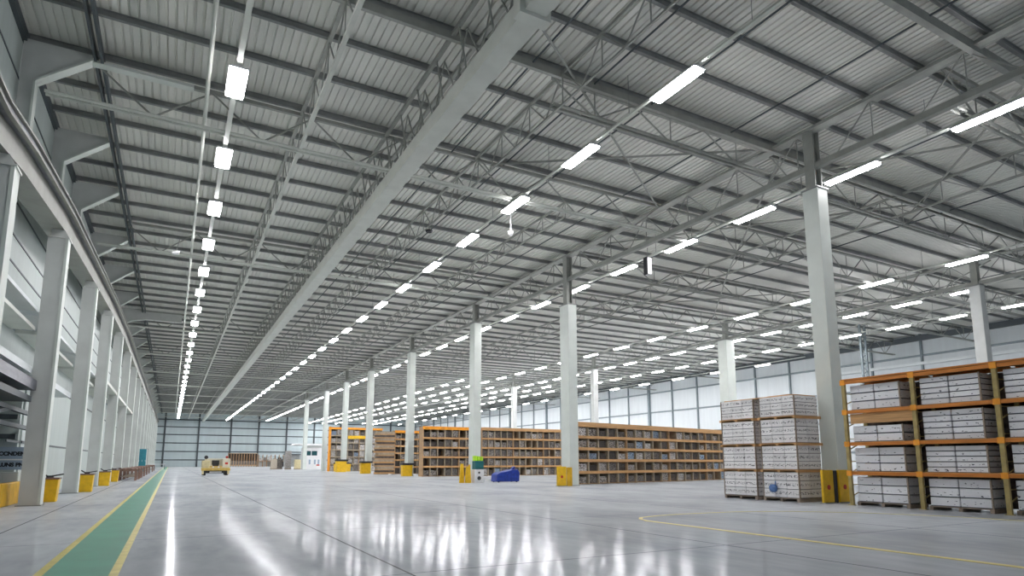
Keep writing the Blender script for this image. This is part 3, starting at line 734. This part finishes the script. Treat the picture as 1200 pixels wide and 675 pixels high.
# ------------------------------------------------------------------ guards, stand, blue cart by the columns
def guard(x, y, w, h, label, rz=0, grp='yellow column guards'):
    t = empty('column_guard', (x, y, 0), label, 'column guard', grp, None, rz)
    MB().box(-w/2, w/2, -.05, .05, 0.03, h).build('guard_panel', 'yellow', t, bevel=.015)
    MB().box(-w/2-.02, w/2+.02, -.12, .12, 0, .03).build('foot_plate', 'steel', t)
    MB().tube((0, -.05, h*.48), (0, -.065, h*.48), .09, 14).build('round_badge', 'red', t)
    return t
guard(21.06, 14.6, .60, 1.2, 'left one of the yellow guard panels at the foot of the tall near column')
guard(21.93, 14.55, .60, 1.2, 'right one of the yellow guard panels at the foot of the tall near column')
tag(MB().box(21.40, 21.59, 14.56, 14.70, 0, 1.18).build('guard_post', 'dark', bevel=.01), 'dark post between the two yellow guard panels by the near column', 'post')
guard(21.25, 32.55, .66, 1.2, 'yellow guard panel standing left of the second pale column')
tag(MB().box(21.66, 22.02, 32.5, 32.62, 0, 1.15).build('kick_board', 'yellow_d', bevel=.01), 'narrow dull yellow panel against the second pale column', 'panel')
for k, (x, y, w, h, lb) in enumerate([(18.3, 41.0, .30, 1.35, 'leftmost leaning yellow barrier, nearest the camera side'), (18.68, 40.8, .36, 1.15, 'middle leaning yellow barrier'), (18.93, 41.1, .2, 1.3, 'right leaning yellow barrier beside the stand')]):
    t = empty('folding_barrier', (x, y, 0), lb + ', at the third column', 'barrier', 'yellow folding barriers at the third column')
    MB().prism([(-w/2-.04, 0), (w/2+.04, 0), (w/2-.05, h), (-w/2+.05, h)], 'y', -.05, .05).build('front_panel', 'yellow', t)
    MB().bar((0, .05, h-.1), (0, .4, 0.02), .05).build('back_strut', 'yellow_d', t)
t = empty('service_stand', (19.5, 40.9, 0), 'white service stand with dark teal box and lime green top', 'stand')
MB().box(-.36, .36, -.3, .3, 0, .95).build('cabinet', 'white', t, bevel=.02)
MB().tube((-.02, -.30, .33), (-.02, -.33, .33), .14, 16).build('dial', 'dark', t); MB().tube((-.02, -.30, .72), (-.02, -.33, .72), .07, 14).build('dial', 'dark', t)
MB().box(-.32, .36, -.28, .28, .95, 1.55).build('teal_box', 'tealbin', t, bevel=.03)
mb = MB()
for k in range(3): mb.box(-.34+k*.24, -.14+k*.24, -.2, .2, 1.55, 1.92-.03*k)
mb.build('lime_top', 'hivis', t, bevel=.03)
t = empty('blue_cart', (21.8, 41.0, 0), 'low cart under a lumpy blue tarpaulin on the floor right of the stand', 'cart')
prof = [(-.95, .06), (.95, .06), (.97, .75), (.80, .93), (.35, .92), (-.1, .80), (-.6, .74), (-.9, .58)]
MB().prism(prof, 'y', -.5, .5).build('tarpaulin', 'blue', t, bevel=.06)
MB().prism([(.5, .9), (.75, .9), (.8, 1.15), (.62, 1.12)], 'y', -.1, .15).build('tarpaulin_fold', 'blue', t, bevel=.02)
for sx in (-.75, .75):
    for sy in (-.4, .4): MB().tube((sx, sy-.03, .06), (sx, sy+.03, .06), .06, 10).build('wheel', 'dark', t)
tag(MB().box(-1.5, 1.5, -.45, .45, .12, .34).box(-1.4, -1.2, -.4, .4, 0, .12).box(1.2, 1.4, -.4, .4, 0, .12).build('floor_platform', 'white', loc=(22.6, 45.2, 0)), 'low white platform on the floor behind the blue cart', 'platform')
t = empty('paper_scrap', (21.9, 69.0, 0), 'small white scrap lying on the floor before the racks', 'scrap')
MB().prism([(-.2, 0), (.2, 0), (.12, .12), (-.1, .15)], 'y', -.12, .12).build('crumpled_paper', 'white', t)
def col_bin(x, y, s, label):
    t = empty('yellow_bin', (x, y, 0), label, 'bin', 'yellow bins at the main columns'); 
    MB().prism([(-.5*s, 0), (.5*s, 0), (.54*s, 1.15*s), (-.54*s, 1.15*s)], 'y', -.35*s, .35*s).build('bin_body', 'yellow', t, bevel=.03)
    MB().box(-.58*s, .7*s, -.4*s, .4*s, 1.15*s, 1.35*s).build('lid', 'dark', t, bevel=.03)
    return t
col_bin(21.75, 62.9, 1.0, 'yellow bin with dark lid at the foot of the fourth column')
col_bin(21.7, 78.6, 1.15, 'yellow bin with dark lid at the foot of the fifth column')
col_bin(21.7, 91.6, 1.35, 'yellow bin with dark lid at the foot of the sixth column')
col_bin(22.6, 97.5, 1.0, 'small yellow bin before the orange framed rack, right of the seventh column')
col_bin(23.9, 97.0, 1.0, 'second small yellow bin before the orange framed rack')

# ------------------------------------------------------------------ vehicle
t = empty('tow_tractor', (4.45, 77.0, 0), 'cream yellow industrial tow tractor standing on the open floor', 'vehicle')
MB().box(-1.38, 1.38, -.3, 2.6, .62, .86).build('chassis', 'veh', t, bevel=.05)
MB().prism([(-1.46, .52), (1.46, .52), (1.46, .80), (-1.46, .80)], 'y', -.45, -.3).build('bumper', 'vehy', t, bevel=.02)
MB().box(-1.42, -.62, -.2, 1.0, .86, 1.62).build('engine_cover', 'veh', t, bevel=.08)
MB().box(.62, 1.42, -.2, 1.0, .86, 1.85).build('side_box', 'vehw', t, bevel=.08)
MB().box(-1.1, 1.1, .95, 1.15, .80, 1.85).build('cab_back', 'vehw', t, bevel=.03)
for x in (-1.38, 1.18): MB().box(x, x+.2, -.42, -.1, .12, .55).build('corner_guard', 'veh', t, bevel=.02)
MB().box(-1.1, 1.1, -.2, 2.4, .22, .62).build('underframe', 'dark', t)
MB().box(-.62, .62, -.15, .1, .80, 1.02).build('step_plate', 'vehy', t, bevel=.02)
MB().box(-.38, .38, .90, .95, 1.15, 1.65).build('window_opening', 'dark', t)
MB().box(-.3, .3, .3, .7, 1.0, 1.15).box(-.3, .3, .65, .78, 1.15, 1.6).build('seat', 'dark', t, bevel=.03)
for x, zz in ((-1.0, 2.0), (1.1, 2.02)): 
    MB().tube((x, .3, zz-.02), (x, .5, zz-.02), .20 if x < 0 else .14, 14).build('beacon' if x > 0 else 'steering_wheel', 'red' if x > 0 else 'dark', t)
    MB().box(x-.03, x+.03, .5, .56, 1.4, zz).build('stalk', 'veh', t)
for x in (-1.12, 1.12):
    for y in (.15, 2.1): 
        w = MB().tube((x-.15, y, .34), (x+.15, y, .34), .34, 20).build('wheel', 'dark', t); MB().tube((x-.17, y, .34), (x+.17, y, .34), .15, 12).build('wheel_hub', 'vehw', w)
for x in (-.28, .28): MB().tube((x, -.47, .9), (x, -.15, .9), .09, 12).build('headlight', 'white', t)
MB().box(-.6, .6, -.23, -.2, .30, .42).build('number_strip', 'white', t)
MB().box(.9, 1.2, -.23, -.2, 1.2, 1.42).build('warning_panel', 'red', t)

# ------------------------------------------------------------------ far things before the back wall
t = empty('goods_rack', (18.2, 195.5, 0), 'low brown goods rack against the back wall, right of the vehicle', 'storage rack')
MB().box(-3.9, 3.9, -.6, .6, .35, .6).build('base_shelf', 'wood', t); MB().box(-3.9, 3.9, -.6, .6, 3.75, 3.95).build('top_shelf', 'divider', t)
MB().box(-3.85, 3.85, .4, .5, .6, 3.75).build('back_panel', 'darkbox', t)
for k in range(12): MB().box(-3.9+k*.7, -3.76+k*.7, -.6, .5, 0, 3.9).build('upright', 'wood', t)
MB().box(-3.7, 3.7, -.5, .3, .62, 1.7).build('lower_goods', 'goods_a', t)
t = empty('goods_rack', (26.4, 195.5, 0), 'far goods rack with pale and brown loads, left of the kiosk', 'storage rack')
MB().box(-4.0, 4.0, -.6, .6, 1.6, 1.75).build('base_shelf', 'wood', t); MB().box(-4.0, 4.0, -.6, .6, 3.4, 3.5).build('top_shelf', 'white', t)
for k in range(8): MB().box(-4.0+k*1.13, -3.88+k*1.13, -.6, .5, 0, 3.5).build('upright', 'wood', t)
for k in range(6): MB().box(-3.8+k*1.3, -2.9+k*1.3, -.5, .3, 1.75, 2.5+.5*(k % 3)/2).build('load', ['goods_c', 'goods_a', 'goods_c', 'tancarton', 'goods_b', 'goods_d'][k], t)
MB().box(-4.0, 4.0, .35, .42, .1, 1.6).build('back_panel', 'colgrey', t)
t = empty('dark_skip', (27.7, 192.0, 0), 'long low dark container on the floor near the back wall', 'container')
MB().prism([(-2.2, 0), (2.2, 0), (2.4, 1.4), (-2.4, 1.4)], 'y', -.9, .9).build('skip_body', 'dark', t); MB().box(-2.5, 2.5, -1, 1, 1.4, 1.5).build('rim', 'seam', t)
t = empty('dark_shed', (30.9, 190.0, 0), 'dark open shed structure between back racks and kiosk', 'shed')
MB().box(-2.3, 2.3, -.9, .9, 3.5, 3.75).build('shed_roof', 'seam', t); MB().box(-2.2, 2.2, .6, .8, 0, 3.5).build('shed_back', 'steel', t)
for x in (-2.15, 2.15): MB().box(x-.1, x+.1, -.8, -.6, 0, 3.5).build('post', 'steel', t)
t = empty('white_kiosk', (24.1, 129.0, 0), 'white kiosk cabin with broad white canopy and dark windows', 'kiosk')
MB().box(-1.2, 2.3, -1.5, 1.5, 0, 4.2).build('cabin_body', 'white', t, bevel=.03)
MB().prism([(-3.3, 4.65), (2.7, 4.65), (2.7, 5.0), (-3.0, 5.0)], 'y', -2.2, 1.8).build('canopy', 'white', t, bevel=.04)
MB().box(-1.0, 2.2, -1.4, 1.4, 4.2, 4.65).build('roof_collar', 'colgrey', t)
for a in (-.9, .3): MB().box(a, a+1.05, -1.54, -1.5, 2.7, 3.6).build('window_pane', 'glass', t)
for a in (-.2, .8, 1.5): MB().box(a, a+.35, -1.54, -1.5, 1.0, 1.9).build('blue_notice', 'bluegrey', t)
MB().box(1.3, 1.9, -1.55, -1.5, .7, .95).build('red_stripe', 'red', t)
for k, (x, y, h, m, lb) in enumerate([(17.9, 131, 1.9, 'tancarton', 'tan carton load on the floor at the left of the kiosk group'), (19.2, 133, 2.0, 'goods_a', 'grey mottled load behind the tan carton load left of the kiosk'),
                                      (20.4, 130, 3.6, 'goods_c', 'tall pale wrapped load just left of the kiosk'), (21.7, 127, 1.9, 'veh', 'cream load standing against the kiosk front')]):
    t = empty('wrapped_load', (x, y, 0), lb, 'load', 'loads beside the kiosk')
    MB().box(-.6, .6, -.5, .5, 0, .15).build('pallet_base', 'wood_g', t); MB().box(-.56, .56, -.46, .46, .15, h).build('wrapped_goods', m, t, bevel=.06)

# ------------------------------------------------------------------ world, camera
w = bpy.data.worlds.new('world'); bpy.context.scene.world = w; w.use_nodes = True
w.node_tree.nodes['Background'].inputs[0].default_value = (.80, .90, 1.0, 1); w.node_tree.nodes['Background'].inputs[1].default_value = .35

f, cx, cy = 725.0, 600.0, 434.4
d = 541-cy
VY = Vector((200-cx, -d, -f)).normalized(); up = Vector((0, f, -d)).normalized()
Yc = (VY-up*VY.dot(up)).normalized(); Xc = Yc.cross(up)
R = Matrix((Xc, Yc, up))          # rows: world axes in camera space -> camera-to-world rotation
cam = bpy.data.cameras.new('camera'); co = bpy.data.objects.new('camera', cam); C.objects.link(co)
mw = R.to_4x4(); mw.translation = Vector((0, 0, 1.5)); co.matrix_world = mw
cam.sensor_width = 36; cam.lens = f/1200*36; cam.shift_x = 0.0; cam.shift_y = (cy-337.5)/1200
cam.clip_end = 500; cam.clip_start = .05
sc = bpy.context.scene; sc.camera = co
sc.view_settings.view_transform = 'Standard'; sc.view_settings.look = 'None'; sc.view_settings.gamma = 1
sc.view_settings.use_curve_mapping = False; sc.view_settings.exposure = 0.0
sc.cycles.use_denoising = True
sc.cycles.max_bounces = 8; sc.cycles.diffuse_bounces = 5; sc.cycles.glossy_bounces = 4
sc.cycles.sample_clamp_indirect = 8
sc.cycles.use_light_tree = True
